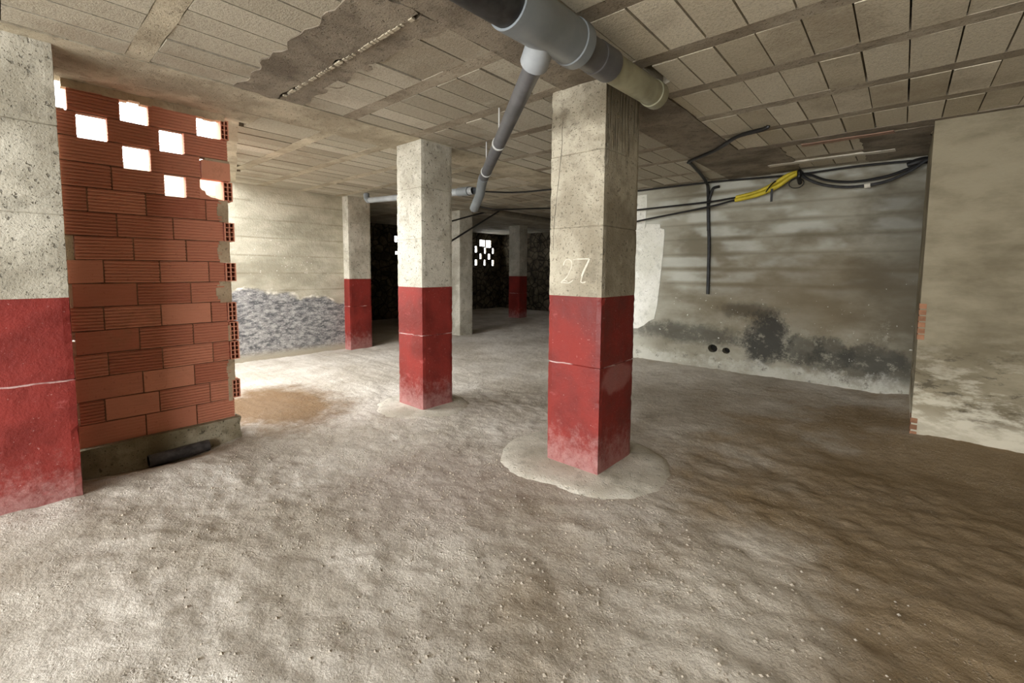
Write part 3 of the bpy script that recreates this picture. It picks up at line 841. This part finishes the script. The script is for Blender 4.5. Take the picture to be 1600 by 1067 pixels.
# ------------------------------------------------------------------ cables and conduits
def cable(name, label, cat, pts, r, mat, group=None, n=8, sp_=6):
    q = MB(); q.tube(pts, r, n, smooth_path=sp_)
    o = q.build(name, mat)
    return tag(o, label, cat, group)
cd = thing('cable_conduit', 'black conduit crossing the ceiling and hanging straight down the right wall', 'conduit', (-1.9, 5.6, 2.5))
q = MB()
for dx, dy in ((0, 0), (.022, -.02)):
    q.tube([(-.90 + dx, 4.13 + dy, 2.53), (-.93 + dx, 4.14 + dy, 2.515), (-1.15 + dx, 4.24 + dy, 2.52), (-1.42 + dx, 4.58 + dy, 2.525), (-1.77 + dx, 4.87 + dy, 2.525), (-1.8 + dx * .3, 5.0 + dy, 2.525), (-1.9 + dx * .3, 5.6, 2.525), (-2.0 + dx * .3, 6.12, 2.515), (-2.005 + dx * .3, 6.205, 2.45), (-1.995 + dx * .3, 6.222, 2.2), (-1.985 + dx * .3, 6.225, 1.9)], .016, 8, smooth_path=5)
q.build('cable_run', BLACK, cd)
q = MB(); q.tube([(-2.0, 6.226, 2.42), (-1.99, 6.226, 2.1), (-1.965, 6.226, 1.7), (-1.955, 6.226, 1.055)], .021, 10, smooth_path=6); q.build('drop_pipe', DKPIPE, cd)
q = MB(); q.tube([(-1.99, 6.225, 2.30), (-1.955, 6.22, 2.42), (-1.93, 6.215, 2.455), (-1.86, 6.215, 2.465)], .018, 8, smooth_path=4); q.build('side_stub', BLACK, cd)
cable('wall_cable', 'thin dark cable running along the top of the right wall', 'cable', [(-3.3, 6.22, 2.53), (-2.0, 6.17, 2.525), (-1.22, 6.17, 2.5), (-.92, 6.17, 2.495), (-.4, 6.17, 2.51), (.1, 6.17, 2.495), (.27, 6.17, 2.49)], .012, BLACK)
TC = 'taut cables across the right wall'
cable('black_cable', 'upper of two taut black cables running from the yellow conduits to the nearest pillar', 'cable', [(-3.3, 6.12, 2.235), (-2.92, 6.12, 2.242), (-2.0, 6.12, 2.262), (-1.68, 6.12, 2.283), (-1.6, 6.12, 2.285)], .013, BLACK, TC)
cable('black_cable', 'lower of two taut black cables running from the yellow conduits to the nearest pillar', 'cable', [(-3.3, 6.10, 2.0), (-2.92, 6.10, 2.078), (-2.0, 6.10, 2.19), (-1.68, 6.10, 2.246), (-1.6, 6.10, 2.25)], .013, BLACK, TC)
YG = 'yellow conduits on the right wall'
def corrugated(label, pts, r):
    q = MB(); q.tube(pts, 1, 12, smooth_path=14)
    n = 12; m_ = len(q.v) // n
    for i in range(m_):
        c = sum((Vector(q.v[i * n + k]) for k in range(n)), Vector()) / n
        for k in range(n):
            w = (Vector(q.v[i * n + k]) - c).normalized()
            q.v[i * n + k] = tuple(c + w * (r * (1 if i % 2 else .9)))
    o = q.build('yellow_conduit', YEL)
    return tag(o, label, 'conduit', YG)
corrugated('upper of the two yellow corrugated conduits curving up to the ceiling hook', [(-1.63, 6.12, 2.29), (-1.38, 6.12, 2.335), (-1.2, 6.12, 2.42), (-1.08, 6.12, 2.49), (-.98, 6.12, 2.515)], .024)
corrugated('lower of the two yellow corrugated conduits, held by a black strap', [(-1.63, 6.08, 2.25), (-1.38, 6.08, 2.29), (-1.18, 6.08, 2.365), (-1.04, 6.08, 2.46), (-.95, 6.08, 2.50)], .026)
q = MB(); q.tube([(-1.245 + .05 * math.cos(a), 6.10 + .062 * math.sin(a), 2.365 + .066 * math.cos(a)) for a in [k * math.pi / 8 for k in range(17)]], .008, 6)
q.box(-1.232, -1.208, 6.04, 6.05, 2.19, 2.34)
tag(q.build('cable_strap', BLACK), 'black strap tied round the yellow conduits with a hanging tail', 'strap')
SG = 'sagging black cables on the right wall'
for k, (lab, dz, dy, r) in enumerate((('uppermost of the black cables sagging between hook and near wall', .03, .04, .014), ('lowest dusty grey-black cable sagging between hook and near wall', -.035, -.03, .015))):
    cable('sagging_cable', lab, 'cable', [(-.97, 6.11 + dy, 2.50), (-.86, 6.11 + dy, 2.44 + dz), (-.70, 6.11 + dy, 2.36 + dz), (-.47, 6.11 + dy, 2.315 + dz), (-.2, 6.11 + dy, 2.335 + dz), (.0, 6.11 + dy, 2.41 + dz * .6), (.12, 6.11 + dy, 2.475), (.27, 6.11 + dy, 2.49)], r, BLACK if k == 0 else DKPIPE, SG, sp_=8)
q = MB(); q.tube([(-.03, 6.13, 2.455), (.03, 6.13, 2.475), (.08, 6.14, 2.485), (.13, 6.15, 2.49)], [.02, .034, .036, .034], 10)
tag(q.build('cable_sleeve', BLACK), 'black sleeve gathering the cables where they enter the near right wall', 'sleeve')
hk = thing('cable_hook', 'black hook bracket bunching the cables at the top of the right wall', 'hook', (-.95, 6.2, 2.48))
q = MB(); q.tube([(-.955, 6.25, 2.51), (-.955, 6.06, 2.51), (-.95, 6.035, 2.47), (-.955, 6.05, 2.43), (-.965, 6.2, 2.40)], .022, 10, smooth_path=5); q.build('bracket', BLACK, hk)
q = MB(); q.tube([(-1.0 + .075 * math.cos(a), 6.2, 2.40 + .055 * math.sin(a)) for a in [k * math.pi / 9 for k in range(19)]], .005, 6); q.build('wire_loop', DKPIPE, hk)
q = MB(); q.tube([(-.36, 6.08, 2.275), (-.31, 6.08, 2.28)], .026, 10)
tp = q.build('tape_band', CHALK, bpy.data.objects['sagging_cable']); tp['label'] = 'small white tape band'
cable('far_cable', 'thin black cable under the far ceiling, from grey pipe to the nearest pillar', 'cable', [(-4.75, 4.56, 2.5), (-4.35, 4.95, 2.485), (-3.81, 5.18, 2.5), (-3.3, 5.45, 2.53)], .012, BLACK)
cable('hanging_rod', 'straight dark rod slanting down in front of the all-grey pillar', 'rod', [(-5.39, 4.55, 1.735), (-5.747, 6.006, 2.365), (-5.80, 6.22, 2.455)], .016, BLACK, sp_=1)
cable('thin_cable', 'thin cable sloping across the top of the all-grey pillar', 'cable', [(-5.72, 4.75, 2.10), (-5.74, 4.922, 2.145), (-5.85, 5.8, 2.385), (-5.87, 5.95, 2.405)], .014, BLACK, sp_=3)
cable('far_cable', 'thin black cable sloping up from the dusty brown pipe to the far ceiling', 'cable', [(-5.82, 5.75, 2.50), (-5.54, 5.9, 2.44), (-5.2, 6.5, 2.49), (-4.9, 7.0, 2.53)], .012, BLACK)

# ------------------------------------------------------------------ camera
cam = bpy.data.cameras.new('camera'); co = bpy.data.objects.new('camera', cam); COL.objects.link(co)
cam.sensor_fit = 'HORIZONTAL'; cam.sensor_width = 36
cam.lens = 694.54 / 1600 * 36; cam.shift_y = (476.17 - 533.5) / 1600
cam.clip_start = .02
r_ = Vector((0.7519091, 0.65922441, 0.00747516)); u_ = Vector((-0.05748385, 0.05426204, 0.99687072)); f_ = Vector((-0.6567559, 0.74998587, -0.07869488))
co.matrix_world = Matrix(((r_.x, u_.x, -f_.x, 0), (r_.y, u_.y, -f_.y, 0), (r_.z, u_.z, -f_.z, 1.363), (0, 0, 0, 1)))
SC.camera = co

# ------------------------------------------------------------------ daylight
w = bpy.data.worlds.new('sky'); SC.world = w; w.use_nodes = True
bg = w.node_tree.nodes['Background']
bg.inputs['Color'].default_value = (.97, .985, 1, 1)
# hazy clear sky: bright towards the horizon, deeper overhead
wn_, wl_ = w.node_tree.nodes, w.node_tree.links
tc = wn_.new('ShaderNodeTexCoord'); sx_ = wn_.new('ShaderNodeSeparateXYZ'); wl_.new(tc.outputs['Generated'], sx_.inputs[0])
mr = wn_.new('ShaderNodeMapRange'); wl_.new(sx_.outputs['Z'], mr.inputs['Value'])
for k_, v_ in (('From Min', .1), ('From Max', .75), ('To Min', 1.15), ('To Max', .6)): mr.inputs[k_].default_value = v_
wl_.new(mr.outputs[0], bg.inputs['Strength'])
def portal(name, loc, size, direction):
    L = bpy.data.lights.new(name, 'AREA'); L.shape = 'RECTANGLE'; L.size, L.size_y = size
    L.cycles.is_portal = True
    o = bpy.data.objects.new(name, L); COL.objects.link(o)
    o.location = loc
    o.rotation_euler = Vector(direction).to_track_quat('-Z', 'Y').to_euler()
    return o
portal('daylight_yard', (-5.6, edge_y(-5.6) - .06, 1.28), (3.3, 2.6), (.287, .958, 0))
portal('daylight_front', (-1.5, -3.42, 1.22), (4.6, 2.45), (0, 1, 0))

vs_ = SC.view_settings
vs_.view_transform = 'Standard'; vs_.look = 'None'; vs_.gamma = 1; vs_.use_curve_mapping = False
vs_.exposure = 4.1
SC.cycles.use_denoising = True
SC.cycles.diffuse_bounces = 8; SC.cycles.max_bounces = 12
